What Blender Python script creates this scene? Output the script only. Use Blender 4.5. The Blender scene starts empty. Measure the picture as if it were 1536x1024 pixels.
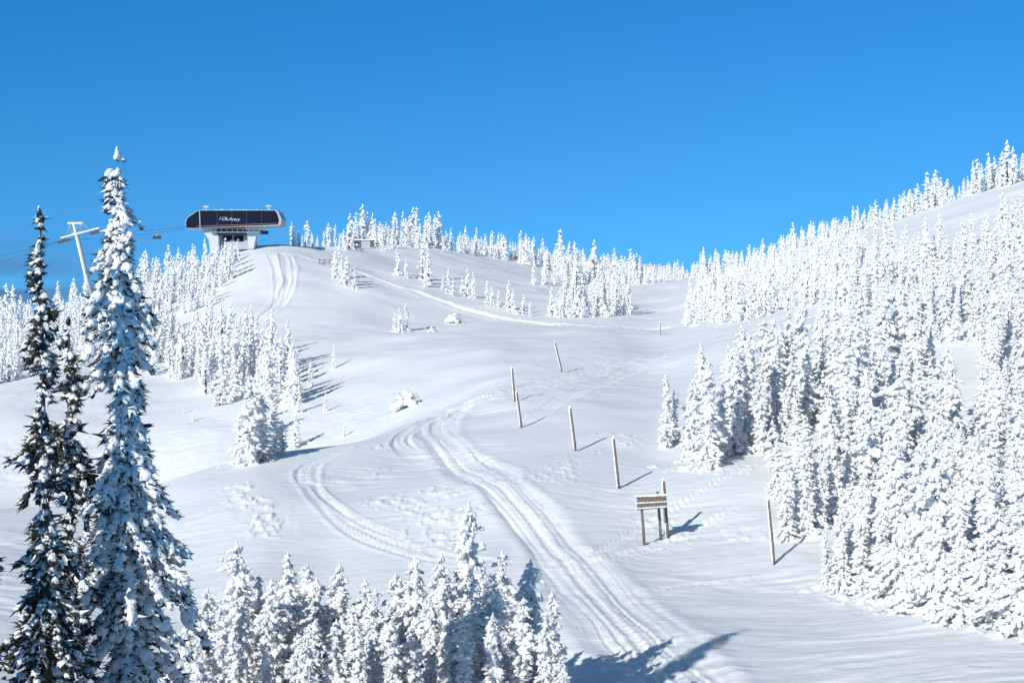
import bpy, math, random
import numpy as np
from mathutils import Vector
F=2000.0; HV=450.0; CU=768.0
rs=np.random.RandomState(7); random.seed(7)
scene=bpy.context.scene; COL=scene.collection
def link(o): COL.objects.link(o); return o
# ------------------------------------------------------------ noise
TAB=rs.rand(256,256)
def vnoise(x,y,off=0):
    x=np.asarray(x,float)+off*17.3+1000; y=np.asarray(y,float)+off*31.7+1000
    xi=np.floor(x).astype(int); yi=np.floor(y).astype(int); fx=x-xi; fy=y-yi
    fx=fx*fx*fx*(fx*(fx*6-15)+10); fy=fy*fy*fy*(fy*(fy*6-15)+10)
    a=TAB[xi&255,yi&255]; b=TAB[(xi+1)&255,yi&255]; c=TAB[xi&255,(yi+1)&255]; d=TAB[(xi+1)&255,(yi+1)&255]
    return (a*(1-fx)+b*fx)*(1-fy)+(c*(1-fx)+d*fx)*fy
def fbm(x,y,o=3,off=0):
    s=0;a=1;t=0
    for i in range(o):
        s=s+a*vnoise(x*2**i,y*2**i,off+i*3); t+=a; a*=.5
    return s/t
def sstep(a,b,x):
    t=np.clip((x-a)/(b-a),0,1); return t*t*(3-2*t)
def pchip(x,Y,xq):
    x=np.asarray(x,float); Y=np.asarray(Y,float)
    h=np.diff(x)[:,None]; d=np.diff(Y,axis=0)/h
    m=np.zeros_like(Y)
    with np.errstate(divide='ignore',invalid='ignore'):
        hm=2*d[1:]*d[:-1]/(d[1:]+d[:-1])
    m[1:-1]=np.where(d[1:]*d[:-1]>0,hm,0); m[0]=d[0]; m[-1]=d[-1]
    xq=np.clip(xq,x[0],x[-1]); i=np.clip(np.searchsorted(x,xq)-1,0,len(x)-2)
    t=((xq-x[i])/(x[i+1]-x[i]))[:,None]; H=(x[i+1]-x[i])[:,None]
    return (2*t**3-3*t**2+1)*Y[i]+(t**3-2*t**2+t)*H*m[i]+(-2*t**3+3*t**2)*Y[i+1]+(t**3-t**2)*H*m[i+1]
# ------------------------------------------------------------ terrain profiles: azimuth column -> (distance, slope angle value)
P={
-700:[(12,1500),(25,1150),(36,1050),(50,950),(70,870),(100,820),(130,770),(160,720),(200,680),(285,640),(420,640)],
-300:[(12,1500),(25,1150),(36,1050),(50,930),(70,830),(100,800),(130,730),(160,660),(200,600),(285,560),(420,570)],
0:[(12,1500),(25,1150),(36,1060),(50,920),(70,800),(85,765),(110,785),(130,700),(160,600),(200,550),(240,515),(285,500),(340,515),(420,530)],
200:[(12,1500),(25,1150),(36,1070),(50,930),(70,790),(85,740),(100,768),(115,758),(132,680),(160,590),(200,530),(240,478),(285,440),(340,445),(420,470)],
300:[(12,1500),(25,1150),(36,1075),(50,920),(65,795),(85,710),(100,746),(115,732),(132,660),(160,580),(200,520),(240,455),(285,400),(320,402),(420,450)],
400:[(12,1500),(25,1150),(36,1080),(50,900),(60,810),(75,728),(88,684),(102,720),(118,706),(135,634),(160,570),(190,512),(205,498),(240,440),(285,369),(305,366),(340,380),(420,410)],
500:[(12,1500),(25,1150),(36,1080),(50,905),(60,815),(75,730),(90,674),(104,696),(118,688),(133,630),(155,565),(185,512),(200,498),(225,460),(285,385),(310,370),(350,372),(420,395)],
600:[(12,1500),(25,1150),(36,1080),(50,900),(60,810),(75,725),(90,662),(102,636),(114,654),(130,614),(150,555),(180,508),(198,495),(210,490),(240,450),(285,405),(330,378),(370,367),(420,375)],
768:[(12,1500),(25,1150),(36,1060),(45,930),(55,830),(65,750),(80,680),(95,632),(108,590),(125,564),(150,527),(180,502),(200,490),(215,484),(240,463),(285,434),(330,408),(380,392),(420,390),(470,400)],
850:[(12,1500),(25,1150),(36,1045),(45,915),(55,825),(65,745),(80,675),(97,624),(112,580),(130,550),(160,517),(185,500),(205,489),(215,486),(240,468),(285,444),(330,422),(380,410),(420,409),(480,418),(700,418)],
925:[(12,1500),(25,1150),(36,1035),(45,912),(58,800),(68,733),(80,672),(97,620),(115,575),(135,542),(165,512),(200,491),(218,484),(240,470),(285,450),(330,430),(380,421),(420,419),(500,424),(700,397),(850,405)],
975:[(12,1500),(25,1150),(36,1028),(45,911),(56,822),(68,735),(80,676),(96,622),(116,577),(142,540),(172,512),(200,494),(225,484),(285,449),(330,430),(380,422),(430,424),(520,420),(700,394),(850,405)],
1040:[(12,1500),(25,1150),(36,1024),(45,910),(56,820),(66,740),(78,675),(94,615),(112,570),(135,532),(165,505),(200,482),(240,460),(285,436),(330,422),(380,415),(430,420),(700,410)],
1150:[(12,1500),(25,1150),(36,1024),(45,905),(52,845),(60,775),(70,704),(82,640),(97,575),(112,532),(132,500),(160,478),(200,457),(240,434),(285,410),(330,393),(370,387),(430,397)],
1300:[(12,1480),(25,1130),(36,1010),(42,932),(50,858),(58,785),(68,705),(80,628),(95,562),(110,512),(130,468),(160,430),(200,396),(240,368),(285,347),(330,340),(400,355)],
1450:[(12,1480),(25,1120),(36,990),(42,910),(50,822),(58,745),(68,660),(80,585),(95,515),(110,466),(130,420),(160,380),(200,346),(240,316),(285,298),(330,310),(400,335)],
1536:[(12,1480),(25,1120),(36,980),(42,900),(50,802),(60,705),(70,630),(80,572),(95,500),(110,450),(130,400),(160,352),(200,314),(240,286),(285,272),(330,285),(400,310)],
1900:[(12,1450),(25,1100),(36,960),(50,740),(80,500),(110,385),(160,290),(200,255),(285,215),(330,225),(400,250)],
2300:[(12,1450),(25,1100),(36,940),(50,700),(80,450),(110,335),(160,240),(200,210),(285,180),(330,190),(400,220)],
}
us=sorted(P); NL=700; LN=np.linspace(math.log(12),math.log(24000),NL)
tab=[]
for u in us:
    pr=list(P[u]); ylast,vlast=pr[-1]
    zl=-(vlast-HV)*ylast/F
    for yy,dz in ((ylast*1.5,-25),(ylast*2.4,-90),(6000,-420),(24000,-1100)):
        pr.append((yy,HV-(zl+dz)/yy*F))
    pr=np.array(pr,float)
    tab.append(pchip(np.log(pr[:,0]),pr[:,1:2],LN)[:,0])
tab=np.array(tab)
UG=np.arange(-700,2301,6.0)
VB=pchip(np.array(us,float),tab,UG)
def blur(A,ax,k,n):
    for _ in range(n):
        B=np.pad(A,[(k,k) if i==ax else (0,0) for i in range(2)],mode='edge')
        c=np.cumsum(B,axis=ax); z=np.zeros_like(np.take(c,[0],axis=ax)); c=np.concatenate([z,c],axis=ax)
        A=(np.take(c,range(2*k+1,c.shape[ax]),axis=ax)-np.take(c,range(0,c.shape[ax]-2*k-1),axis=ax))/(2*k+1)
    return A
VB=blur(VB,0,4,2); VB=blur(VB,1,3,2)
def vbase(u,ly):
    fu=np.clip((u+700)/6.0,0,len(UG)-1.001); fl=np.clip((ly-LN[0])/(LN[1]-LN[0]),0,NL-1.001)
    i=fu.astype(int); j=fl.astype(int); a=fu-i; b=fl-j
    return (VB[i,j]*(1-a)+VB[i+1,j]*a)*(1-b)+(VB[i,j+1]*(1-a)+VB[i+1,j+1]*a)*b
GU=np.concatenate([np.linspace(-700,-70,45,endpoint=False),np.arange(-70,1610,1.5),np.linspace(1612,2300,45)])
GL=np.concatenate([np.linspace(math.log(12),math.log(27),40,endpoint=False),np.linspace(math.log(27),math.log(470),860,endpoint=False),np.linspace(math.log(470),math.log(24000),80)])
UU,LL=np.meshgrid(GU,GL,indexing='ij')
Y=np.exp(LL); X=Y*(UU-CU)/F
Z=-Y*(vbase(UU,LL)-HV)/F
far=1-sstep(400,900,Y)
Z+=(fbm(X/20,Y/22,2,1)-.5)*1.5*far*sstep(20,60,Y)
Z+=(fbm(X/7,Y/8,2,2)-.5)*0.55*far
near=1-sstep(110,230,Y)
pm=sstep(.38,.6,fbm(X/14,Y/14,2,5)); pm=np.maximum(pm,.6*sstep(3,6,X)*(1-sstep(55,75,Y)))
wx=X+0.9*(vnoise(X/3,Y/3,9)-.5); wy=Y+1.2*(vnoise(X/4,Y/4,8)-.5)
sa=np.abs(vnoise(wx/2.6+wy*.12,wy/0.8,3)-.5)*2
Z+=(0.35-sa)*0.085*near*(0.12+pm)
sb=np.abs(vnoise(wx/1.3-wy*.1,wy/.42,13)-.5)*2
Z+=(0.35-sb)*0.045*near*pm*sstep(.35,.6,fbm(X/5,Y/6,2,33))
Z+=(fbm(X/.5,Y/.35,2,6)-.5)*0.025*near*(.3+pm)
def hit0(u,v,Zg,lo=26):
    i=np.clip(np.searchsorted(GU,u),1,len(GU)-1); a=(u-GU[i-1])/(GU[i]-GU[i-1])
    zc=Zg[i-1]*(1-a)+Zg[i]*a; yy=np.exp(GL)
    vv=HV-F*zc/yy
    ok=np.where((vv<=v)&(yy>=lo))[0]
    if len(ok)==0: return None
    k=ok[0]
    if k>0 and vv[k-1]>v:
        t=(vv[k-1]-v)/(vv[k-1]-vv[k]+1e-9)
    else: t=1
    y=yy[k-1]+(yy[k]-yy[k-1])*t
    return ((u-CU)/F*y,y,zc[k-1]+(zc[k]-zc[k-1])*t)
def smoothpoly(pts,step=.5,sm=4):
    W=[hit0(u,v,Z) for u,v in pts]; W=np.array([w[:2] for w in W if w])
    d=np.r_[0,np.cumsum(np.hypot(*np.diff(W,axis=0).T))]
    keep=np.r_[True,np.diff(d)>.3]; W=W[keep]; d=np.r_[0,np.cumsum(np.hypot(*np.diff(W,axis=0).T))]
    q=np.arange(0,d[-1],step); Q=np.stack([np.interp(q,d,W[:,k]) for k in (0,1)],1)
    k=max(2,int(sm/step))
    for _ in range(3):
        Pd=np.pad(Q,((k,k),(0,0)),mode='reflect',reflect_type='odd'); c=np.cumsum(np.vstack([[0,0],Pd]),axis=0)
        Q=(c[2*k+1:]-c[:-2*k-1])/(2*k+1)
    return Q
def polyfield(Q,w):
    sel=np.where((X>Q[:,0].min()-w)&(X<Q[:,0].max()+w)&(Y>Q[:,1].min()-w)&(Y<Q[:,1].max()+w))
    px=X[sel];py=Y[sel]; T=np.gradient(Q,axis=0); T/=np.hypot(T[:,0],T[:,1])[:,None]+1e-9
    C=np.zeros(len(px));S=np.zeros(len(px))
    for a in range(0,len(px),20000):
        dx=px[a:a+20000,None]-Q[None,:,0]; dy=py[a:a+20000,None]-Q[None,:,1]
        D=dx*dx+dy*dy; k=D.argmin(1); r=np.arange(len(k))
        ddx=dx[r,k];ddy=dy[r,k]; sg=np.sign(ddx*T[k,1]-ddy*T[k,0]); C[a:a+20000]=np.sqrt(D[r,k])*sg
        S[a:a+20000]=k*.5+ddx*T[k,0]+ddy*T[k,1]
    m=np.abs(C)<w; sel=(sel[0][m],sel[1][m])
    return sel,C[m],S[m]
TRK=np.zeros_like(Z)
def track(pts,hw,amp=1,off=0,f1=2.0,sink=.05,endfade=4,bm=.05,coarse=.10,white=1.0,sm=4,wob=.7):
    Q=smoothpoly(pts,sm=sm); sel,c,s=polyfield(Q,hw*1.5)
    L=len(Q)*.5; e=sstep(-1,endfade,s)*(1-sstep(L-endfade,L+1,s))
    ww=hw*(.88+.4*(vnoise(s/5,s*0,off+2)-.5))
    inside=1-sstep(.6,1.05,np.abs(c)/ww)
    berm=np.exp(-((np.abs(c)-ww*1.08)/(.2*hw))**2)
    cw=c+wob*(vnoise(s*.08,s*0,off)-.5)+.16*(vnoise(s*.4,c*.8,off+9)-.5)
    ga=.3+1.1*vnoise(c*.9,s*.14,off+8)
    n=((vnoise(cw*f1,s*.03,off)-.5)*coarse+(vnoise(cw*f1*2.6,s*.045,off+4)-.5)*.085+(vnoise(cw*f1*5,s*.08,off+6)-.5)*.045)*ga+(fbm(c*2.5,s*1.6,2,off+5)-.5)*.05
    Z[sel]+=e*amp*(inside*(n-sink)+berm*bm*(0.4+vnoise(s,c,off+7)))
    TRK[sel]=np.maximum(TRK[sel],e*inside*white)
track([(1190,1150),(1130,1090),(1060,1035),(1000,990),(930,930),(880,880),(835,815),(790,765),(730,715),(680,680),(650,655),(650,637),(675,615),(720,600)],1.8,1.0,1,2.2,endfade=10)
track([(650,640),(680,610),(740,596),(790,584),(850,570),(900,555)],1.8,1.8,5,1.7,endfade=10)
track([(640,700),(600,680),(590,660),(640,630),(700,605)],.8,.9,7,2.2,endfade=10)
track([(560,668),(500,682),(462,697),(458,715),(472,742),(500,772),(545,800),(600,822),(665,840),(730,842),(790,850)],.75,.7,11,2.8,endfade=4,sm=1.8,sink=.03)
track([(470,725),(505,765),(560,790),(620,812)],.4,.6,13,3,endfade=4,sm=2)
track([(365,495),(395,478),(420,455),(436,425),(432,395),(425,378)],1.6,1.7,21,1.7)
track([(365,495),(400,470),(418,440),(415,405),(405,380)],1.0,1.5,25,1.9)
track([(440,382),(500,398),(560,416),(620,436),(680,458),(750,477),(830,489),(920,492),(1010,490)],1.6,2.0,31,.9,.12,bm=.09)
track([(500,388),(560,400),(620,418),(700,425)],1.2,1.4,36,1.2)
track([(835,868),(900,842),(980,818),(1060,790),(1130,750)],.6,.8,41,3)
track([(900,905),(990,870),(1100,850),(1230,860)],.45,.55,45,3)
track([(1150,690),(1080,730),(1000,760),(930,800),(870,850)],.4,.6,52,3)
track([(780,640),(860,590),(950,550),(1060,515),(1120,500)],1.2,.8,56,2)
def lumps_line(pts,w,amp,off):
    Q=smoothpoly(pts); sel,c,s=polyfield(Q,w)
    n=fbm(X[sel]*3,Y[sel]*2.4,2,off); m=1-sstep(.2,1,np.abs(c)/w)
    Z[sel]+=(np.clip(n-.5,0,1)*amp*.4+(n-.5)*.05)*m*sstep(.3,.65,vnoise(X[sel]*.45,Y[sel]*.35,off+1))
lumps_line([(560,670),(580,700),(630,735),(690,770)],2.2,.7,61)
lumps_line([(360,730),(375,770),(420,800)],1.8,.7,64)
lumps_line([(590,750),(650,790),(700,830)],2.4,.6,66)
lumps_line([(880,560),(1000,530),(1080,520)],5,.7,68)
lumps_line([(1000,700),(1060,720),(1150,700)],1.8,1.0,69)
lumps_line([(1225,885),(1330,905),(1420,930),(1530,950)],1.4,1.6,70)
lumps_line([(800,720),(850,720),(900,690),(950,640)],3,.5,72)
lumps_line([(1000,780),(1100,800),(1170,850)],3,.5,73)
def hit(u,v,lo=26): return hit0(u,v,Z,lo)
def ground(x,y):
    u=CU+F*x/y; l=math.log(y)
    i=int(np.clip(np.searchsorted(GU,u),1,len(GU)-1)); j=int(np.clip(np.searchsorted(GL,l),1,len(GL)-1))
    a=min(max((u-GU[i-1])/(GU[i]-GU[i-1]),0),1); b=min(max((l-GL[j-1])/(GL[j]-GL[j-1]),0),1)
    return (Z[i-1,j-1]*(1-a)+Z[i,j-1]*a)*(1-b)+(Z[i-1,j]*(1-a)+Z[i,j]*a)*b
# ------------------------------------------------------------ materials
def newmat(name):
    m=bpy.data.materials.new(name); m.use_nodes=True; nt=m.node_tree; b=nt.nodes['Principled BSDF']; return m,nt,b
def N(nt,t,**k):
    n=nt.nodes.new(t)
    for a,v in k.items():
        if a in n.inputs: n.inputs[a].default_value=v
        else: setattr(n,a,v)
    return n
def noise(nt,scale,detail=4,rough=.5,vec=None):
    n=N(nt,'ShaderNodeTexNoise'); n.inputs['Scale'].default_value=scale; n.inputs['Detail'].default_value=detail; n.inputs['Roughness'].default_value=rough
    if vec is not None: nt.links.new(vec,n.inputs['Vector'])
    return n.outputs['Fac']
def mth(nt,op,a,b=None,clamp=False):
    n=nt.nodes.new('ShaderNodeMath'); n.operation=op; n.use_clamp=clamp
    for i,x in enumerate((a,b)):
        if x is None: continue
        if isinstance(x,(int,float)): n.inputs[i].default_value=x
        else: nt.links.new(x,n.inputs[i])
    return n.outputs[0]
def mixc(nt,f,a,b,bt='MIX'):
    n=nt.nodes.new('ShaderNodeMix'); n.data_type='RGBA'; n.blend_type=bt
    if isinstance(f,(int,float)): n.inputs[0].default_value=f
    else: nt.links.new(f,n.inputs[0])
    for i,x in ((6,a),(7,b)):
        if isinstance(x,tuple): n.inputs[i].default_value=(*x,1)
        else: nt.links.new(x,n.inputs[i])
    return n.outputs[2]
def bump(nt,b,h,dist,strength=1):
    n=nt.nodes.new('ShaderNodeBump'); n.inputs['Distance'].default_value=dist; n.inputs['Strength'].default_value=strength
    nt.links.new(h,n.inputs['Height']); nt.links.new(n.outputs[0],b.inputs['Normal'])
def simple(name,col,rough=.6,var=.25,sc=6,metal=0,frost=0.0,spec=.5):
    m,nt,b=newmat(name); tc=N(nt,'ShaderNodeTexCoord').outputs['Object']
    n=noise(nt,sc,5,.6,tc); c=mixc(nt,n,tuple(x*(1-var) for x in col),tuple(min(1,x*(1+var)) for x in col))
    if frost>0:
        f=mth(nt,'MULTIPLY',mth(nt,'SUBTRACT',noise(nt,sc*1.7,4,.7,tc),1-frost),6,True)
        c=mixc(nt,f,c,(.82,.85,.9))
    nt.links.new(c,b.inputs['Base Color']); b.inputs['Roughness'].default_value=rough; b.inputs['Metallic'].default_value=metal; b.inputs['Specular IOR Level'].default_value=spec
    bump(nt,b,n,.02,.4); return m
def mat_ground():
    m,nt,b=newmat('snow_ground'); tc=N(nt,'ShaderNodeTexCoord').outputs['Object']
    mp=N(nt,'ShaderNodeMapping'); mp.inputs['Scale'].default_value=(.5,1.5,1); mp.inputs['Rotation'].default_value=(0,0,.25); nt.links.new(tc,mp.inputs['Vector'])
    a=noise(nt,1.1,5,.6,mp.outputs[0]); c=noise(nt,14,3,.7,tc); 
    h=mth(nt,'ADD',mth(nt,'MULTIPLY',a,.12),mth(nt,'MULTIPLY',c,.018))
    g=noise(nt,.08,3,.5,tc)
    at=N(nt,'ShaderNodeAttribute'); at.attribute_name='track'
    col=mixc(nt,g,(.80,.84,.855),(.87,.89,.895))
    col=mixc(nt,mth(nt,'MULTIPLY',at.outputs['Fac'],.7),col,(.91,.925,.93))
    nt.links.new(col,b.inputs['Base Color']); b.inputs['Roughness'].default_value=.55; b.inputs['Specular IOR Level'].default_value=.25
    bump(nt,b,h,1.0,.6); return m
def mat_treesnow(name,bias,sc,amp=4.0):
    m,nt,b=newmat(name); g=N(nt,'ShaderNodeNewGeometry'); sp=N(nt,'ShaderNodeSeparateXYZ'); nt.links.new(g.outputs['Normal'],sp.inputs[0])
    tc=N(nt,'ShaderNodeTexCoord').outputs['Object']
    n=noise(nt,sc,4,.7,tc)
    f=mth(nt,'ADD',mth(nt,'ADD',sp.outputs[2],mth(nt,'MULTIPLY',mth(nt,'SUBTRACT',n,.5),amp)),bias)
    f=mth(nt,'MULTIPLY',f,2.5,True)
    nc=mixc(nt,noise(nt,sc*4,2,.5,tc),(.018,.022,.018),(.065,.068,.055))
    col=mixc(nt,f,nc,(.88,.895,.90)); nt.links.new(col,b.inputs['Base Color'])
    b.inputs['Roughness'].default_value=.7; b.inputs['Specular IOR Level'].default_value=.2
    bump(nt,b,noise(nt,sc*3,4,.7,tc),.10,.7); return m
M_ground=mat_ground()
M_frost=mat_treesnow('rimed_branches',2.1,2.6,4.2)
M_half=mat_treesnow('snow_loaded_branches',1.0,3.0,5.5)
M_dark=mat_treesnow('snow_patched_branches',.0,4.0,6.0)
M_needle=simple('fir_needles',(.022,.026,.02),.8,.5,8)
M_needf=simple('frosted_needles',(.84,.86,.88),.75,.10,8)
M_bark=simple('fir_bark',(.07,.058,.05),.9,.4,12,0,.35)
M_wood=simple('weathered_wood',(.155,.13,.11),.85,.35,9,0,.40)
M_snow=simple('packed_snow',(.86,.88,.90),.6,.03,5)
M_white=simple('frosted_white_paint',(.50,.53,.57),.45,.08,3)
M_grey=simple('frosted_grey_steel',(.34,.37,.41),.5,.2,3,.2,.35)
M_navy=simple('black_tinted_glass',(.006,.009,.022),.3,.4,2,spec=.15)
M_dkst=simple('dark_machinery',(.03,.035,.045),.5,.4,3,0,.2)
M_orange=simple('orange_trim',(.35,.14,.10),.5,.1,3)
M_wall=simple('dark_board_wall',(.08,.085,.09),.7,.3,5,0,.2)
M_letter=simple('lettering_paint',(.48,.51,.55),.5,.1,3)
M_cable=simple('steel_cable',(.10,.12,.15),.5,.1,3)
# ------------------------------------------------------------ mesh helpers
def mesh_np(name,V,Fc,mats,mi=None,smooth=True):
    me=bpy.data.meshes.new(name); V=np.asarray(V,np.float32); Fc=np.asarray(Fc,np.int32); k=Fc.shape[1]
    me.vertices.add(len(V)); me.vertices.foreach_set('co',V.ravel()); me.loops.add(Fc.size); me.loops.foreach_set('vertex_index',Fc.ravel())
    me.polygons.add(len(Fc)); me.polygons.foreach_set('loop_start',np.arange(0,Fc.size,k,dtype=np.int32))
    if mi is not None: me.polygons.foreach_set('material_index',np.asarray(mi,np.int32))
    me.polygons.foreach_set('use_smooth',np.full(len(Fc),smooth))
    for m in mats: me.materials.append(m)
    me.update(calc_edges=True); return me
nu,nl=Z.shape; idx=np.arange(nu*nl).reshape(nu,nl)
Fq=np.stack([idx[:-1,:-1],idx[1:,:-1],idx[1:,1:],idx[:-1,1:]],-1).reshape(-1,4)
me=mesh_np('snow_ground',np.stack([X,Y,Z],-1).reshape(-1,3),Fq,[M_ground])
at=me.attributes.new('track','FLOAT','POINT'); at.data.foreach_set('value',TRK.astype(np.float32).ravel())
g=link(bpy.data.objects.new('snow_ground',me)); g['kind']='structure'
def ico(sub):
    p=(1+5**.5)/2
    V=[(-1,p,0),(1,p,0),(-1,-p,0),(1,-p,0),(0,-1,p),(0,1,p),(0,-1,-p),(0,1,-p),(p,0,-1),(p,0,1),(-p,0,-1),(-p,0,1)]
    Fs=[(0,11,5),(0,5,1),(0,1,7),(0,7,10),(0,10,11),(1,5,9),(5,11,4),(11,10,2),(10,7,6),(7,1,8),(3,9,4),(3,4,2),(3,2,6),(3,6,8),(3,8,9),(4,9,5),(2,4,11),(6,2,10),(8,6,7),(9,8,1)]
    V=[np.array(v)/np.linalg.norm(v) for v in V]
    for _ in range(sub):
        c={};nf=[]
        def mid(a,b):
            k=(min(a,b),max(a,b))
            if k not in c: q=V[a]+V[b]; V.append(q/np.linalg.norm(q)); c[k]=len(V)-1
            return c[k]
        for a,b,d in Fs:
            x,y,z=mid(a,b),mid(b,d),mid(d,a); nf+=[(a,x,z),(b,y,x),(d,z,y),(x,y,z)]
        Fs=nf
    return np.array(V),np.array(Fs)
ICO={0:ico(0),1:ico(1)}
def lump_mesh(pos,size,az,pitch,rng,base,jit=.22):
    B,Fb=base; n=len(pos); nb=len(B)
    D=B[None]*(1+jit*rng.uniform(-1,1,(n,nb,1)))*size[:,None,:]
    cp,sp=np.cos(pitch)[:,None],np.sin(pitch)[:,None]
    x=D[...,0]*cp-D[...,2]*sp; z=D[...,0]*sp+D[...,2]*cp; y=D[...,1]
    ca,sa_=np.cos(az)[:,None],np.sin(az)[:,None]
    V=np.stack([x*ca-y*sa_,x*sa_+y*ca,z],-1)+pos[:,None,:]
    return V.reshape(-1,3),(Fb[None]+(np.arange(n)*nb)[:,None,None]).reshape(-1,3)
def crown_geo(seed,H,R,a,dz,step,base,nsp,frost,droop=.45,power=.75,bare=.02,gap=0.0,nbr=(4,7),spl=1.8,rag=.35,minr=.05,straight=False,jit=.22):
    rng=np.random.RandomState(seed); pos=[];az=[];pt=[];sz=[];so=[];sd=[]
    lean=rng.uniform(-.03,.03,2)*(0 if straight else 1)
    h=H*bare; ph=rng.uniform(0,6.28); o1=rng.uniform(0,50)
    while h<H:
        t=h/H; prof=(1-t)**power; env=R*prof*(1+rag*2*(float(vnoise(h*1.1+o1,o1))-.5))*(.85+.3*rng.rand())+minr+.01*H*(1-t)
        nb=max(2,int(round(rng.uniform(*nbr)*(.45+.55*(1-t)**.5))))
        for _ in range(nb):
            if rng.rand()<gap: continue
            A=rng.uniform(0,6.283); L=env*rng.uniform(.45,1.15)*(1+rag*1.2*(float(vnoise(A*1.2+o1,h*1.5))-.5))
            if rng.rand()<.06: L*=1.3
            n=max(1,int(L/step))
            dr=droop*rng.uniform(.6,1.4)
            for k in range(n):
                s=(k+rng.uniform(.35,1))/n; r=L*s
                zz=h-dr*L*s**1.4+.12*L*max(0,s-.8)*3+rng.uniform(-.04,.04)
                p=(lean[0]*h+r*math.cos(A)+rng.uniform(-.3,.3)*a,lean[1]*h+r*math.sin(A)+rng.uniform(-.3,.3)*a,max(zz,.05))
                q=a*rng.uniform(.45,1.4)*(1-.25*s)*(.6+.4*min(1,(1-t)*5))
                pos.append(p);az.append(A+rng.uniform(-.5,.5));pt.append(-dr*.8+rng.uniform(-.3,.3));sz.append((q*1.3,q*.95,q*rng.uniform(.6,1.0)))
                for _ in range(nsp):
                    AA=A+rng.uniform(-1.3,1.3); d=np.array([math.cos(AA),math.sin(AA),rng.uniform(-1.1,.35)])
                    so.append(p);sd.append(d/np.linalg.norm(d)*q*spl*rng.uniform(.8,1.5))
        h+=dz*rng.uniform(.7,1.3)
    for k in range(4):
        pos.append((lean[0]*H,lean[1]*H,H-.12*a*6+k*a*.45));az.append(rng.rand()*6);pt.append(1.2);q=a*(.65-.12*k);sz.append((q,q*.8,q*.8))
    pos=np.array(pos);V1,F1=lump_mesh(pos,np.array(sz),np.array(az),np.array(pt),rng,base,jit)
    m1=np.zeros(len(F1),int)
    so=np.array(so);sd=np.array(sd); n=len(so); sidev=np.cross(sd,rng.normal(size=(n,3))); sidev/=np.linalg.norm(sidev,axis=1)[:,None]+1e-9
    w=np.linalg.norm(sd,axis=1)[:,None]*.16
    V2=np.stack([so-sidev*w,so+sidev*w,so+sd],1).reshape(-1,3); F2=np.arange(3*n).reshape(n,3)+len(V1)
    m2=np.where(rng.rand(n)<frost,2,1)
    return np.vstack([V1,V2]),np.vstack([F1,F2]),np.r_[m1,m2],lean
def trunk_geo(H,r,lean,seed,n=8):
    rng=np.random.RandomState(seed); ks=np.linspace(0,1,9); V=[]
    for k in ks:
        z=-.25+k*(H*.97+.25); rr=r*(1-.88*k)*(1.35 if k==0 else 1)
        ox=rng.uniform(-.02,.02);oy=rng.uniform(-.02,.02)
        for j in range(n):
            A=2*math.pi*j/n; q=rr*rng.uniform(.88,1.12); V.append((lean[0]*z+ox+q*math.cos(A),lean[1]*z+oy+q*math.sin(A),z))
    Fs=[]
    for i in range(8):
        for j in range(n):
            a=i*n+j;b=i*n+(j+1)%n; Fs+=[(a,b,b+n),(a,b+n,a+n)]
    return np.array(V),np.array(Fs)
def treedata(tag,seed,H,R,mat0,tr=.016,**k):
    V,Fs,mi,lean=crown_geo(seed,H,R,**k); tv,tf=trunk_geo(H,tr*H+.03,lean,seed)
    return dict(H=H,V=V,F=Fs,mi=mi,tv=tv,tf=tf,mat0=mat0,tag=tag,cr=None,tk=None,one=None)
def crown_me(d):
    if d['cr'] is None:
        d['cr']=mesh_np('crown',d['V'],d['F'],[d['mat0'],M_needle,M_needf],d['mi']); d['tk']=mesh_np('trunk',d['tv'],d['tf'],[M_bark])
    return d['cr'],d['tk']
def one_me(d):
    if d['one'] is None:
        V=np.vstack([d['V'],d['tv']]);Fa=np.vstack([d['F'],d['tf']+len(d['V'])]);mi=np.r_[d['mi'],np.full(len(d['tf']),3)]
        d['one']=mesh_np('fir_tree',V,Fa,[d['mat0'],M_needle,M_needf,M_bark],mi)
    return d['one']
MID=[treedata('mid',100+i,6.5,R,M_frost,a=.165,dz=.16,step=.15,base=ICO[0],nsp=3,frost=.92,power=pw,nbr=(5,8),gap=.1,minr=.14,spl=1.5,rag=.6,jit=.14) for i,(R,pw) in enumerate([(.64,.55),(.85,.7),(.5,.45),(.75,.6),(.9,.75),(.45,.4),(.66,.75),(.75,.5),(.56,.65),(.85,.6)])]
FGT=[treedata('fg',200+i,6.5,R,M_frost,a=.125,dz=.115,step=.11,base=ICO[1],nsp=5,frost=.82,power=pw,nbr=(5,9),gap=.15,spl=1.8,minr=.14,rag=.8,jit=.18) for i,(R,pw) in enumerate([(.7,.6),(.88,.7),(.55,.5),(.8,.65),(.65,.45),(.5,.7)])]
FAR=[treedata('far',300+i,6.5,R,M_frost,a=.26,dz=.36,step=.32,base=ICO[0],nsp=2,frost=.94,power=pw,nbr=(4,6),minr=.11,jit=.14,rag=.5) for i,(R,pw) in enumerate([(.7,.6),(.9,.75),(.55,.5),(.8,.7),(.5,.5),(.95,.85)])]
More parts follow.
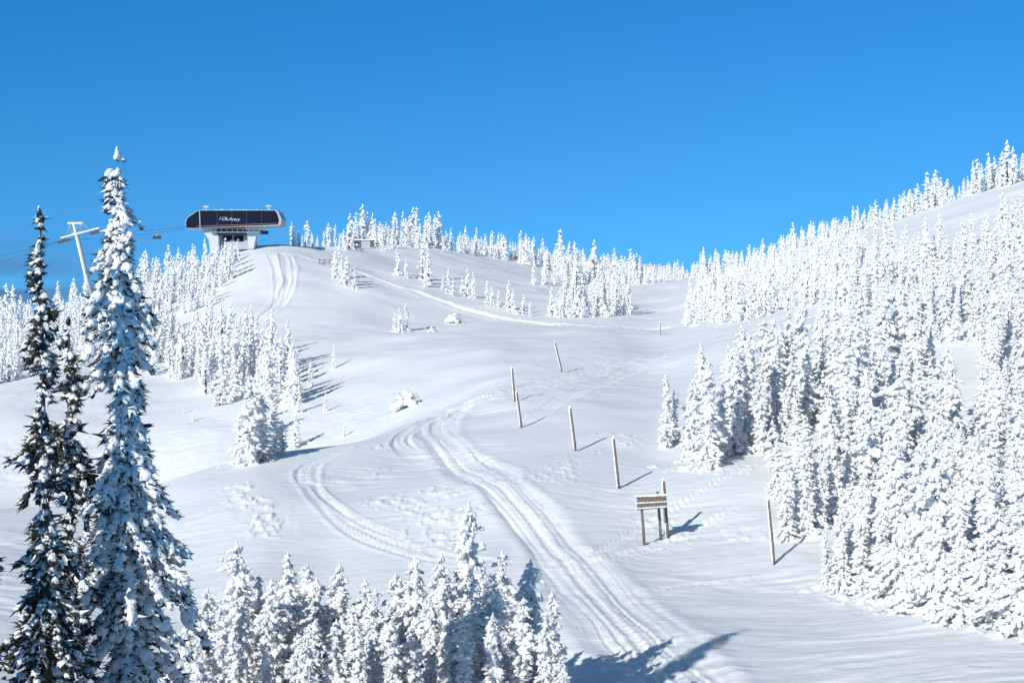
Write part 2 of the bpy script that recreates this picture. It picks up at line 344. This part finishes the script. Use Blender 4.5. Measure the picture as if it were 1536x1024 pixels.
DRK=[treedata('dark',400,11.8,.76,M_half,tr=.010,a=.105,dz=.10,step=.08,base=ICO[1],nsp=7,frost=.3,power=.82,nbr=(4,8),gap=.25,droop=1.2,spl=1.9,rag=1.15,minr=.14,straight=True,jit=.3),
     treedata('dark',401,10.5,.60,M_dark,tr=.009,a=.085,dz=.115,step=.075,base=ICO[1],nsp=8,frost=.1,power=.85,nbr=(3,7),gap=.28,droop=1.2,spl=2.1,rag=1.2,minr=.05,straight=True,jit=.3),
     treedata('dark',402,8.5,.5,M_dark,tr=.011,a=.085,dz=.115,step=.075,base=ICO[1],nsp=8,frost=.1,power=.8,nbr=(3,7),gap=.28,droop=1.2,spl=2.1,rag=1.2,straight=True,jit=.3)]
def place_tree(d,x,y,z,H,label,group,split,rot=None,wid=1.0,tilt=0):
    s=H/d['H']; rot=random.uniform(0,6.28) if rot is None else rot
    if split:
        e=bpy.data.objects.new('fir_tree',None); e.empty_display_size=.3
        cr,tk=crown_me(d)
        for nm,m in (('trunk',tk),('crown',cr)):
            o=bpy.data.objects.new(nm,m); o.parent=e; link(o)
    else: e=bpy.data.objects.new('fir_tree',one_me(d))
    e.location=(x,y,z); e.scale=(s*wid,s*wid,s); e.rotation_euler=(0,tilt,rot) if tilt==0 else (0,tilt,0)
    e['label']=label; e['category']='tree'; e['group']=group; link(e); return e
GRP='snow-covered fir trees on the mountain slopes'
def fgtree(d,u,vtop,y,label,wid=1.0,grp=GRP,rot=None,tilt=0):
    x=(u-CU)/F*y; z=ground(x,y)-.05; top=-(vtop-HV)/F*y
    return place_tree(d,x,y,z,top-z,label,grp,True,rot,wid,tilt)
fgtree(DRK[0],206,228,20.5,'tall ragged narrow fir tree loaded with clumps of snow',1.0,tilt=-.03)
fgtree(DRK[1],80,315,19,'tall thin dark fir tree with sparse snow on drooping branches',1.0,tilt=-.022)
fgtree(DRK[2],110,478,20.2,'dark slender fir tree beside a taller one, little snow',.95,tilt=-.01)
fgtree(DRK[2],-42,640,18,'dark fir tree with snow on drooping branch tips',1.1,rot=.1)
TREES=[]
fgtree(FGT[2],706,755,31.5,'fir tree thickly coated in white rime and snow',.85)
for u,vt,y in [(362,815,33),(305,885,31),(425,832,32),(392,865,34),(502,848,33),(470,905,31),(548,872,32.5),(590,862,33),(622,836,32),(655,832,31),(688,838,33),(762,828,32),(738,865,30),(802,842,30.5),(832,890,29),(780,900,28.5),(285,930,33),(335,915,30),(585,905,30),(640,900,29.5),(700,880,29),(440,880,33),(525,910,30),(845,985,28),(262,985,30.5),(400,920,30),(480,868,34),(560,930,29),(670,920,29),(740,920,28),(610,875,32),(370,895,32),(725,840,33),(815,920,28),(456,850,34),(415,870,31),(345,860,34),(535,890,34),(570,885,31),(670,860,34),(320,920,34),(500,930,29),(620,935,28.5),(450,950,29),(355,950,29),(300,965,29.5),(785,870,32),(755,890,29),(460,940,28.5),(540,950,28.5),(590,950,28.2),(700,930,28)]:
    fgtree(random.choice(FGT),u,vt,y,'fir tree thickly coated in white rime and snow',random.uniform(.9,1.2))
def inpoly(u,v,P_):
    r=False;j=len(P_)-1
    for i in range(len(P_)):
        a,b=P_[i];c,d=P_[j]
        if (b>v)!=(d>v) and u<(c-a)*(v-b)/(d-b)+a: r=not r
        j=i
    return r
GRID={}
def free(x,y,d):
    k=(int(x//4),int(y//4))
    for i in (-1,0,1):
        for j in (-1,0,1):
            for (a,b) in GRID.get((k[0]+i,k[1]+j),()):
                if (a-x)**2+(b-y)**2<d*d: return False
    GRID.setdefault(k,[]).append((x,y)); return True
def add(x,y,z,H,w=1.0): TREES.append((H/y,x,y,z,H,w))
def addpx(u,v,hpx,w=1.0):
    p=hit(u,v)
    if p: free(p[0],p[1],.1); add(p[0],p[1],p[2]-.05,hpx*p[1]/F,w*1.05)
for t in [(372,697,133,1.3),(392,690,105,1.4),(358,694,75,1.3),(410,683,85,1.3),(424,680,50,1.5),(442,672,50,1.6),(383,660,80,1.1),(376,640,60,1.2),(330,608,42,1.6),(322,610,28,1.7),
 (500,553,36,.9),(488,617,30,.9),(448,619,42,1),(466,580,38,.9),(290,632,18,1),(517,655,20,1.1),(328,706,20,.8),(276,620,14,1),
 (600,498,36,1.3),(610,497,42,1.2),(592,497,28,1.3),
 (503,418,50,1),(512,425,42,1.2),(520,430,45,1.1),(532,433,33,1.3),(508,405,40,1),(597,412,44,1),(609,416,28,1.1),(634,420,62,1),(643,426,52,1),(638,430,30,1.3),
 (672,440,38,1.1),(665,435,22,1.4),(680,444,26,1.3),(700,445,42,1),(710,447,38,1.1),(694,440,25,1.3),(730,457,36,1.2),(738,460,30,1.3),(748,462,26,1.4),(764,466,45,1),(770,470,36,1.1),(786,472,30,1.4),(795,474,22,1.4),
 (1000,672,112,1),(1010,665,80,1.1),(1035,690,120,1),(1060,700,160,1.05),(1078,690,120,1),(1045,670,110,1),(1100,680,160,1.1),(1092,665,130,1),(1128,672,170,1),(1118,650,160,1),(1165,650,170,1.1),(1150,640,160,1),(1205,640,185,1),(1185,625,160,1),
 (1165,745,90,1.2),(1180,808,130,1),(1205,800,145,1),(1230,790,120,1),(1255,780,130,1.1),(1270,765,130,1),(1190,790,110,1.2),(1160,700,70,1.4),
 (1240,880,90,1.1),(1262,885,120,1),(1290,890,170,1),(1320,895,210,.95),(1350,900,240,.9),(1375,915,250,.9),(1405,920,270,.9),(1440,930,220,.95),(1475,935,250,.9),(1500,940,180,1.1),(1530,945,260,.9),(1450,905,230,.9),(1280,860,150,1.1),(1335,870,220,.9),(1560,950,280,1),(1390,880,250,.9)]:
    addpx(*t)
def region(poly,n,d,hr,excl=(),wr=(.85,1.2),cl=0,cs=7):
    us_=[p[0] for p in poly];vs=[p[1] for p in poly]
    for _ in range(n):
        u=random.uniform(min(us_),max(us_));v=random.uniform(min(vs),max(vs))
        if not inpoly(u,v,poly): continue
        if any(((u-a)/ra)**2+((v-b)/rb)**2<1 for a,b,ra,rb in excl): continue
        p=hit(u,v)
        if p is None or p[1]>460: continue
        if cl and float(fbm(p[0]/cs,p[1]/(cs*1.3),2,88))<cl: continue
        if not free(p[0],p[1],d*random.choice((.7,.9,1.2))): continue
        hh=random.uniform(*hr)*(.6+.7*float(vnoise(p[0]/6,p[1]/6,77)))*random.choice((.5,.75,1,1,1.1))
        add(p[0],p[1],p[2]-.1,hh,random.uniform(*wr))
region([(1250,860),(1330,880),(1420,915),(1640,960),(1640,700),(1500,640),(1420,660),(1290,620),(1210,680),(1180,740),(1260,760)],600,1.25,(4.0,6.3),[(1215,845,45,40)],cl=.36,cs=4)
region([(1000,660),(1060,692),(1150,680),(1240,640),(1330,620),(1400,600),(1330,520),(1240,530),(1190,580),(1110,640)],500,1.4,(4.6,6.6),[(1260,600,32,24)])
region([(1025,490),(1080,487),(1180,478),(1260,490),(1320,550),(1400,590),(1480,630),(1640,640),(1640,352),(1536,354),(1440,372),(1390,390),(1330,385),(1290,368),(1250,368),(1180,390),(1100,410),(1040,433)],5200,1.7,(3.3,5.6),[(1440,575,46,58),(1515,560,26,46),(1200,495,40,13),(1400,450,20,14),(1320,410,22,10)],cl=.34,cs=8)
region([(-60,592),(0,578),(60,552),(130,547),(230,565),(285,590),(345,600),(440,612),(455,575),(420,535),(380,510),(300,482),(330,440),(358,402),(362,380),(300,388),(200,425),(100,455),(-60,500)],3400,1.85,(3.8,6.2),[(265,530,22,10),(150,565,60,18),(330,560,24,14)],cl=.35)
region([(775,425),(840,422),(930,420),(1010,424),(950,428),(860,428),(800,430)],260,1.9,(3.5,6))
region([(825,473),(850,452),(920,452),(945,470),(900,477),(840,477)],320,1.6,(3.6,6.2))
yy=np.exp(GL)
def crest(u,hi=480):
    i=int(np.searchsorted(GU,u)); vv=HV-F*Z[i]/yy; m=(yy>150)&(yy<hi); k=np.where(m)[0][vv[m].argmin()]; return yy[k]
def crestline(u0,u1,n,dy,hr,d=1.7,cut=.3,hi=480):
    for _ in range(n):
        u=random.uniform(u0,u1); y=crest(u,hi)+random.uniform(*dy); x=(u-CU)/F*y
        if float(vnoise(x/5,y/9,91))<cut: continue
        if free(x,y,d): add(x,y,ground(x,y)-.1,random.uniform(*hr)*(.4+1.05*float(vnoise(x/5,y/8,71)))*random.choice((.7,1,1)),random.uniform(.9,1.35))
crestline(436,470,24,(-12,8),(4,6.5))
crestline(470,520,26,(-3,14),(4,7))
crestline(522,560,30,(6,25),(6,10.5),cut=.15)
crestline(560,660,130,(-18,18),(6,10.5),cut=.18)
crestline(660,775,110,(-18,18),(4.5,8.2),cut=.2)
crestline(778,960,260,(-26,22),(4.8,8.8),cut=.1,d=1.6)
crestline(940,1040,130,(-16,24),(3.0,5.2),cut=.1)
crestline(1035,1340,320,(-14,22),(3.3,5.6),cut=.12,d=1.5)
crestline(1340,1640,260,(-6,18),(4.0,7.0),cut=.12,d=1.5)
crestline(200,366,130,(-25,20),(4.6,7.6))
crestline(-60,200,110,(-25,20),(5,8))
for u,v,h in ((510,373,22),(518,375,16),(582,374,26),(574,376,18),(590,372,30),(543,377,9)): addpx(u,v,h,1.3)
TREES=[t for t in TREES if not (275<CU+F*t[1]/t[2]<432 and t[2]>262 and HV-F*(t[3]+t[4])/t[2]<358)]
TREES.sort(key=lambda t:-t[0])
NI=240
LAB='fir tree encrusted in white snow and rime on the slope'
for k,(ap,x,y,z,H,w) in enumerate(TREES[:NI]):
    px=ap*F
    d=random.choice(FGT) if px>150 else random.choice(MID)
    lab=LAB if px>45 else 'small fir sapling crusted in snow on open slope'
    place_tree(d,x,y,z,H,lab,GRP,True if px>60 else False,None,w)
VV=[];FF=[];MM=[];o=0
for (ap,x,y,z,H,w) in TREES[NI:]:
    d=random.choice(FAR); s=H/d['H']; A=random.uniform(0,6.28); V=np.vstack([d['V'],d['tv']]); c,q=math.cos(A),math.sin(A)
    W=np.stack([(V[:,0]*c-V[:,1]*q)*s*w+x,(V[:,0]*q+V[:,1]*c)*s*w+y,V[:,2]*s+z],1)
    VV.append(W);FF.append(np.vstack([d['F'],d['tf']+len(d['V'])])+o);MM.append(np.r_[d['mi'],np.full(len(d['tf']),3)]);o+=len(W)
if VV:
    f=link(bpy.data.objects.new('fir_forest',mesh_np('fir_forest',np.vstack(VV),np.vstack(FF),[M_frost,M_needle,M_needf,M_bark],np.concatenate(MM))))
    f['kind']='stuff'; f['label']='distant fir forest covered in snow along the ridges'; f['category']='forest'
print('TREES',len(TREES),'faces',sum(len(a) for a in FF))
# ------------------------------------------------------------ object helpers
class MB:
    def __init__(s): s.V=[];s.F=[];s.M=[]
    def prism(s,outline,y0,y1,mi=0,ax='y'):
        n=len(outline);o=len(s.V)
        for yv in (y0,y1):
            for a,b in outline: s.V.append((a,yv,b) if ax=='y' else (yv,a,b))
        s.F.append(tuple(range(o,o+n)));s.F.append(tuple(range(o+2*n-1,o+n-1,-1)))
        for i in range(n):
            j=(i+1)%n; s.F.append((o+i,o+n+i,o+n+j,o+j))
        s.M+=[mi]*(n+2)
    def box(s,x0,x1,y0,y1,z0,z1,mi=0): s.prism([(x0,z0),(x1,z0),(x1,z1),(x0,z1)],y0,y1,mi)
    def tube(s,pts,rad,n=8,mi=0,jit=0,arc=None):
        o=len(s.V); pts=[Vector(p) for p in pts]; rad=rad if isinstance(rad,(list,tuple)) else [rad]*len(pts)
        for i,p in enumerate(pts):
            t=(pts[min(i+1,len(pts)-1)]-pts[max(i-1,0)]).normalized(); up=Vector((0,1,0)) if abs(t.y)<.8 else Vector((0,0,1))
            a=t.cross(up).normalized(); b=t.cross(a).normalized()
            for j in range(n):
                A=2*math.pi*j/n; r=rad[i]*(1+random.uniform(-jit,jit)); s.V.append(tuple(p+a*r*math.cos(A)+b*r*math.sin(A)))
        for i in range(len(pts)-1):
            for j in range(n):
                q=o+i*n+j;w=o+i*n+(j+1)%n; s.F.append((q,w,w+n,q+n));s.M.append(mi)
        s.F.append(tuple(range(o+n-1,o-1,-1)));s.F.append(tuple(range(o+(len(pts)-1)*n,o+len(pts)*n)));s.M+=[mi,mi]
    def lump(s,c,r,sub=1,jit=.2,mi=0):
        B,Fb=ICO[sub];o=len(s.V)
        for v in B:
            k=1+random.uniform(-jit,jit); s.V.append((c[0]+v[0]*r[0]*k,c[1]+v[1]*r[1]*k,c[2]+v[2]*r[2]*k))
        for f_ in Fb: s.F.append(tuple(int(q)+o for q in f_));s.M.append(mi)
    def obj(s,name,mats,parent=None,bevel=0,smooth=False):
        me=bpy.data.meshes.new(name);me.from_pydata(s.V,[],s.F)
        for m in mats: me.materials.append(m)
        me.polygons.foreach_set('material_index',s.M); me.polygons.foreach_set('use_smooth',[smooth]*len(s.F));me.update()
        o=link(bpy.data.objects.new(name,me))
        if parent: o.parent=parent
        if bevel:
            b=o.modifiers.new('bevel','BEVEL');b.width=bevel;b.segments=2;b.limit_method='ANGLE'
        return o
def top(name,loc,label,cat,group=None,rot=0):
    e=link(bpy.data.objects.new(name,None));e.location=loc;e.rotation_euler=(0,0,rot);e['label']=label;e['category']=cat
    if group:e['group']=group
    return e
# ------------------------------------------------------------ snow-buried bushes
def bush(u,v,wp,hp):
    p=hit(u,v);s=p[1]/F;W=wp*s/2;H=hp*s
    m=MB()
    for _ in range(46):
        A=random.uniform(0,6.28);r=random.random()**.6;zz=H*(1-r*r*.9)*random.uniform(.3,.95)
        q=W*random.uniform(.12,.26); m.lump((r*W*math.cos(A),r*W*.7*math.sin(A),zz),(q*1.2,q,q*.85),1,.2)
    for _ in range(60):
        A=random.uniform(0,6.28);r=random.uniform(.4,1.0);z0=H*random.uniform(.05,.8)
        a=Vector((r*W*.8*math.cos(A),r*W*.6*math.sin(A),z0)); m.tube([a,a+Vector((math.cos(A)*.25,math.sin(A)*.2,random.uniform(-.05,.25)))],.02,4,1)
    o=m.obj('snowy_bush',[M_frost,M_needle],smooth=True);o.location=p;o['label']='low bush buried under lumpy snow on open slope';o['category']='bush';o['group']='snow-buried bushes'
bush(609,612,44,27);bush(681,484,26,15);bush(647,498,12,9)
# ------------------------------------------------------------ marker posts
def post(u,v,ut,vt,w=.13,label='weathered wooden marker post plastered with rime in the snow'):
    p=hit(u,v); x,y,z=p; H=(v-vt)*y/F; dx=(ut-u)*y/F
    e=top('marker_post',(x,y,z),label,'post','wooden marker posts along the ski run')
    m=MB(); m.tube([(dx*k-.0,0,-.3 if k==0 else H*k) for k in (0,.15,.4,.65,.85,1)],[w*.62,w*.6,w*.56,w*.53,w*.5,w*.46],10,0,.07); m.obj('pole',[M_wood],e,smooth=True)
    c=MB()
    k=.04
    while k<.99:
        c.lump((dx*k-w*.42,-w*.22,H*k),(w*random.uniform(.15,.32),w*.3,.10+.07*random.random()),1,.3)
        k+=.14/H
    c.lump((dx,0,H+.02),(w*.6,w*.6,.09),1,.15)
    c.obj('rime_crust',[M_snow],e,smooth=True)
for a in [(782,641,775,588),(772,602,768,552),(843,558,832,513),(863,676,855,611),(928,732,920,657),(990,503,990,483)]: post(*a,w=.15)
post(1161,846,1152,748,.12); post(1001,806,995,720,.15,'tall weathered wooden post beside a trail sign frame')
p=hit(967,817); x,y,z=p; sc=y/F
e=top('trail_sign',(x,y,z),'grey wooden trail sign frame on two legs dusted with snow','sign')
for uu,vv in ((0,0),(29,-10)):
    m=MB(); gx=uu*sc; gy=.0 if uu==0 else 1.0
    m.tube([(gx,gy,-.3),(gx-.08,gy,1.0),(gx-.17,gy,(72+(-vv)*.3)*sc)],[.065,.06,.055],10,0,.05); m.obj('leg',[M_wood],e,smooth=True)
m=MB()
hz=74*sc
m.prism([(-.33,hz-.60),(.88,hz-.49),(.88,hz-.03),(-.33,hz-.07)],-.065,-.10)
m.prism([(-.34,hz-.61),(.89,hz-.50),(.89,hz-.44),(-.34,hz-.54)],-.103,-.14)
m.prism([(-.33,hz-.38),(.88,hz-.30),(.88,hz-.24),(-.33,hz-.31)],-.103,-.14)
m.prism([(-.36,hz-.12),(.91,hz-.07),(.91,hz+.0),(-.36,hz-.04)],-.103,-.14)
bd=m.obj('sign_board',[M_wood],e,.008)
m=MB()
for k in range(12): m.lump((-.36+k*.115,-.10,hz+.0+k*.005),(.10,.09,.05),1,.25)
for k in range(9): m.lump((-.34+k*.15,-.13,hz-.30+k*.008),(.09,.04,.025),1,.25)
for k in range(9): m.lump((-.34+k*.15,-.13,hz-.53+k*.011),(.09,.04,.03),1,.25)
m.obj('snow_cap',[M_snow],e,smooth=True)
# ------------------------------------------------------------ lift station
sy=291; sx=(354-CU)/F*sy; k=sy/F
zb=-(366-HV)*k
def L(u,v): return ((u-354)*k,-(v-366)*k)
st=top('chairlift_station',(sx,sy,zb),'snow-dusted chairlift terminal with dark glass sides on hilltop','chairlift station')
out=[L(284,344),L(282.8,336),L(285,328),L(300,317.5),L(308,316.2),L(417,316.2),L(421,318.5),L(426,330),L(425,338),L(421,340)]
m=MB(); m.prism(out,-3,3); m.obj('housing',[M_grey],st,.03)
ins=[L(284.7,343),L(283.8,336),L(286,328.5),L(300,318.6),L(303.2,317.6),L(304,342.8)]
m=MB(); m.prism(ins,-3.06,-2.99); m.obj('end_window',[M_navy],st)
ins=[L(305.6,342.7),L(304.8,317.2),L(415,317.2),L(418.5,320),L(422,331),L(420.5,338)]
m=MB(); m.prism(ins,-3.06,-2.99); gl=m.obj('side_glass',[M_navy],st)
m=MB(); m.prism([L(300,340.4),L(419,335.9),L(419,336.5),L(300,341.1)],-3.09,-3.065); m.obj('trim_stripe',[M_orange],st)
for uu in (330,352,374,396):
    m=MB(); m.prism([L(uu,340),L(uu+.6,340),L(uu+.6,318.6),L(uu,318.6)],-3.075,-3.062); m.obj('glazing_bar',[M_dkst],st)
m=MB()
for i in range(54):
    uu=306+i*2.0; a=L(uu,315.9+random.uniform(-.4,.4)); m.lump((a[0],random.uniform(-1.8,2.3),a[1]),(.5,1.1,.10),1,.2)
m.obj('roof_snow',[M_snow],st,smooth=True)
m=MB()
m.prism([L(304,343.5),L(325,342.5),L(328,350),L(330,356),L(330,376),L(318,382),L(315,360)],-1.4,1.4)
m.obj('front_pedestal',[M_white],st,.08)
m=MB(); m.prism([L(368,341.5),L(400,339.7),L(387,349),L(382,374),L(375,374),L(372,352)],-1.2,1.2); m.obj('rear_pedestal',[M_white],st,.08)
m=MB(); m.box(L(324,0)[0],L(382,0)[0],.2,3.2,L(0,374)[1],L(0,352)[1]); m.obj('base_room',[M_grey],st,.05)
for a0,a1 in ((334,348),(351,365)):
    m=MB(); m.box(L(a0,0)[0],L(a1,0)[0],.05,.19,L(0,362)[1],L(0,353.5)[1]); m.obj('base_window',[M_navy],st)
m=MB(); m.box(L(327,0)[0],L(369,0)[0],-1.6,1.6,L(0,352)[1],L(0,342.5)[1]); m.obj('drive_machinery',[M_dkst],st,.05)
m=MB(); m.box(L(318,0)[0],L(394,0)[0],-2.5,2.5,L(0,349.6)[1],L(0,348.8)[1])
for uu in range(320,394,8): m.tube([(L(uu,0)[0],-2.45,L(0,348.8)[1]),(L(uu,0)[0],-2.45,L(0,343.8)[1])],.04)
m.tube([(L(318,0)[0],-2.45,L(0,344)[1]),(L(394,0)[0],-2.45,L(0,344)[1])],.04); m.obj('maintenance_catwalk',[M_grey],st)
for uu,h in ((309,6),(403,7)):
    m=MB(); a=L(uu,316); m.tube([(a[0],0,a[1]-.2),(a[0],0,a[1]+h*k)],.14,6)
    a=L(uu,316-h); m.box(a[0]-.6,a[0]+.6,-.2,.2,a[1]-.15,a[1]+.15); m.obj('roof_mast',[M_white],st)
def text(s,u,v,h,shear=.35,par=st,sp=1.0):
    c=bpy.data.curves.new('lettering','FONT');c.body=s;c.size=h;c.shear=shear;c.extrude=.01;c.space_character=sp;c.materials.append(M_letter)
    o=bpy.data.objects.new('lettering',c);link(o);bpy.context.view_layer.update()
    me=bpy.data.meshes.new_from_object(o);bpy.data.objects.remove(o);o=link(bpy.data.objects.new('lettering',me))
    a=L(u,v);o.location=(a[0],-3.10,a[1]);o.rotation_euler=(math.pi/2,0.04,0);o.parent=par
text('I Ok.Avery',333,331.5,1.05,sp=.95)
# hut
hp=hit(545,372); hx,hy,hz_=hp; hk=hy/F
hut=top('mountain_hut',(hx,hy,hz_-.2),'low dark wooden hut with snow on its flat roof','hut')
W=30*hk
m=MB();m.box(-W,W,-.0,4,-.6,2.3);m.obj('wall',[M_wall],hut,.03)
m=MB();m.box(-W*.1,W*.35,-.12,-.003,.0,2.1);m.obj('door',[M_grey],hut)
for a in (-.8,-.45,.6):
    m=MB();m.box(W*a,W*(a+.22),-.06,-.003,.7,1.7);m.obj('window',[M_navy],hut)
m=MB();m.prism([(-W*1.05,2.303),(W*1.04,2.303),(W*1.04,2.42),(W*.4,2.6),(-W*.3,2.5),(-W*1.05,2.42)],-.3,4.3);m.obj('roof',[M_snow],hut,.05)
fp=hit(490,398)
fe=top('rail_fence',(fp[0],fp[1],fp[2]),'small snow-crusted wooden rail fence on hillside','fence')
for i in range(4):
    m=MB(); m.box(-1.5+i,-1.38+i,0,.12,-.3,1.3); m.obj('fence_post',[M_wood],fe)
for zq in (.5,1.05):
    m=MB(); m.box(-1.6,1.75,-.06,-.003,zq,zq+.14); m.obj('rail',[M_wood],fe)
# ------------------------------------------------------------ lift tower
ty=262; tk=ty/F
def W3(u,v,y): return Vector(((u-CU)/F*y,y,-(v-HV)/F*y))
bx=W3(137,450,ty); bz=ground(bx.x,ty)
tw=top('lift_tower',(bx.x,ty,bz),'leaning frost-covered chairlift tower with snowy crossarm','lift tower')
def TL(u,v,dy=0): q=W3(u,v,ty); return (q.x-bx.x,dy,q.z-bz)
m=MB();m.tube([(1.2,0,-.5),TL(133,425),TL(123,382),TL(113,343)],[.44,.38,.34,.30],14); m.obj('mast',[M_grey],tw,smooth=True)
m=MB();m.tube([TL(92,359,-.0),TL(110,350),TL(148,344)],[.15,.19,.15],8);m.tube([TL(103,337),TL(124,334)],.13,8);m.tube([TL(106,350),TL(105,337)],.10,6);m.tube([TL(121,346),TL(122,334)],.10,6);m.tube([TL(106,350),TL(122,335)],.08,6);m.tube([TL(98,357),TL(105,338)],.06,6);m.tube([TL(138,346),TL(122,335)],.06,6); m.obj('crossarm',[M_grey],tw,smooth=True)
m=MB()
for q in range(22):
    t=q/21; a=TL(94+54*t,357-14*t-.6); m.lump((a[0],-.1,a[2]),(.4,.25,.13),1,.25)
for q in range(9): a=TL(104+q*2.3,334.8); m.lump((a[0],0,a[2]),(.38,.4,.22),1,.25)
for q in range(36): t=q/35; a=TL(112+20*t,337+88*t); m.lump((a[0]-.15,-.22,a[2]),(.20,.18,.42),1,.25)
m.obj('snow_crust',[M_snow],tw,smooth=True)
for u0,v0 in ((96,360),(145,347)):
    m=MB(); m.tube([TL(u0-8,v0+3),TL(u0+8,v0-1)],.14,6)
    for q in range(5): a=TL(u0-8+4*q,v0+3.6-q); m.tube([(a[0],-.15,a[2]),(a[0],.15,a[2])],.26,10)
    m.obj('sheave_assembly',[M_dkst],tw)
def cable(pts,r=.035,sag=.6):
    m=MB();P_=[]
    for a,b in zip(pts[:-1],pts[1:]):
        for i in range(12): t=i/12;q=a.lerp(b,t);q.z-=sag*4*t*(1-t);P_.append(q)
    P_.append(pts[-1]);m.tube(P_,r,6);o=m.obj('lift_cable',[M_cable],smooth=True);o['label']='taut steel haul cable strung between tower and station';o['category']='cable';o['group']='chairlift haul cables';return P_
c1=cable([W3(-120,425,235),W3(96,359,ty-.0),W3(286,341,sy-2.0)])
c2=cable([W3(-120,408,235),W3(145,345.5,ty),W3(286,338,sy+2.0)])
def chair(u,vc,y,vs):
    q=W3(u,vc,y);h=(vs-vc)*y/F
    e=top('lift_chair',q,'empty chairlift chair hanging from the steel cable','chairlift chair','chairlift chairs')
    m=MB();m.tube([(0,0,0),(.0,.2,-h*.5),(0,.1,-h)],.07,6);m.obj('hanger',[M_grey],e)
    m=MB();m.box(-.9,.9,-.3,.3,-h-.35,-h-.2);m.obj('seat',[M_dkst],e,.03)
    m=MB();m.box(-.9,.9,.3,.38,-h-.3,-h+.4);m.obj('backrest',[M_dkst],e,.03)
    m=MB();m.tube([(-.9,.3,-h+.35),(-.95,.0,-h+.4),(.95,0,-h+.4),(.9,.3,-h+.35)],.05,6);m.obj('restraining_bar',[M_grey],e)
chair(235,340.5,(ty+sy)/2+5,356); chair(396,339,sy,349)
# ------------------------------------------------------------ camera, light, world
cam=bpy.data.cameras.new('camera');co=link(bpy.data.objects.new('camera',cam));co.location=(0,0,0);co.rotation_euler=(math.pi/2,0,0)
cam.sensor_width=36;cam.lens=36*F/1536;cam.shift_y=-(512-HV)/1536;cam.clip_end=60000;cam.clip_start=.2;scene.camera=co
EL=math.radians(26.5);AZ=math.radians(32)
d=Vector((math.sin(AZ)*math.cos(EL),math.cos(AZ)*math.cos(EL),-math.sin(EL)))
sl=bpy.data.lights.new('sun','SUN');sl.energy=4.6;sl.angle=math.radians(.5);sl.color=(1,.975,.92)
so=link(bpy.data.objects.new('sun',sl));so.rotation_euler=d.to_track_quat('-Z','Y').to_euler()
w=bpy.data.worlds.new('World');scene.world=w;w.use_nodes=True;nt=w.node_tree;bg=nt.nodes['Background'];bg.inputs[1].default_value=.1
sk=N(nt,'ShaderNodeTexSky');sk.sky_type='NISHITA';sk.sun_disc=False;sk.sun_elevation=EL;sk.sun_rotation=AZ+math.pi;sk.altitude=2000;sk.air_density=1.0;sk.dust_density=0.0;sk.ozone_density=3.0
tc=N(nt,'ShaderNodeTexCoord');sp=N(nt,'ShaderNodeSeparateXYZ');nt.links.new(tc.outputs['Generated'],sp.inputs[0])
zz=mth(nt,'ADD',mth(nt,'MULTIPLY',mth(nt,'MAXIMUM',sp.outputs[2],0.0),1.0),.19)
cb=N(nt,'ShaderNodeCombineXYZ');nt.links.new(sp.outputs[0],cb.inputs[0]);nt.links.new(sp.outputs[1],cb.inputs[1]);nt.links.new(zz,cb.inputs[2])
nm=N(nt,'ShaderNodeVectorMath');nm.operation='NORMALIZE';nt.links.new(cb.outputs[0],nm.inputs[0]);nt.links.new(nm.outputs[0],sk.inputs[0])
tf1=mth(nt,'MULTIPLY',sp.outputs[2],5.0,True)
low=mixc(nt,tf1,(.52,1.36,1.62),(.28,1.26,1.80))
tf_=mth(nt,'MULTIPLY',mth(nt,'SUBTRACT',sp.outputs[2],.22),3.5,True)
tint=mixc(nt,tf_,low,(1.2,1.25,1.05))
hs=mixc(nt,1.0,sk.outputs[0],tint,'MULTIPLY')
mp=N(nt,'ShaderNodeMapping');mp.inputs['Scale'].default_value=(5,5,60);nt.links.new(tc.outputs['Generated'],mp.inputs[0])
cn=noise(nt,1.3,4,.5,mp.outputs[0])
side=mth(nt,'MULTIPLY',mth(nt,'SUBTRACT',-.24,sp.outputs[0]),8,True)
hi=mth(nt,'MULTIPLY',mth(nt,'SUBTRACT',.050,sp.outputs[2]),25,True)
cf=mth(nt,'MULTIPLY',mth(nt,'MULTIPLY',side,hi),mth(nt,'MULTIPLY',mth(nt,'SUBTRACT',cn,.36),5,True))
colr=mixc(nt,mth(nt,'MULTIPLY',cf,.9),hs,(.95,1.8,3.5))
nt.links.new(colr,bg.inputs[0])
scene.view_settings.view_transform='Standard';scene.view_settings.look='None';scene.view_settings.exposure=0
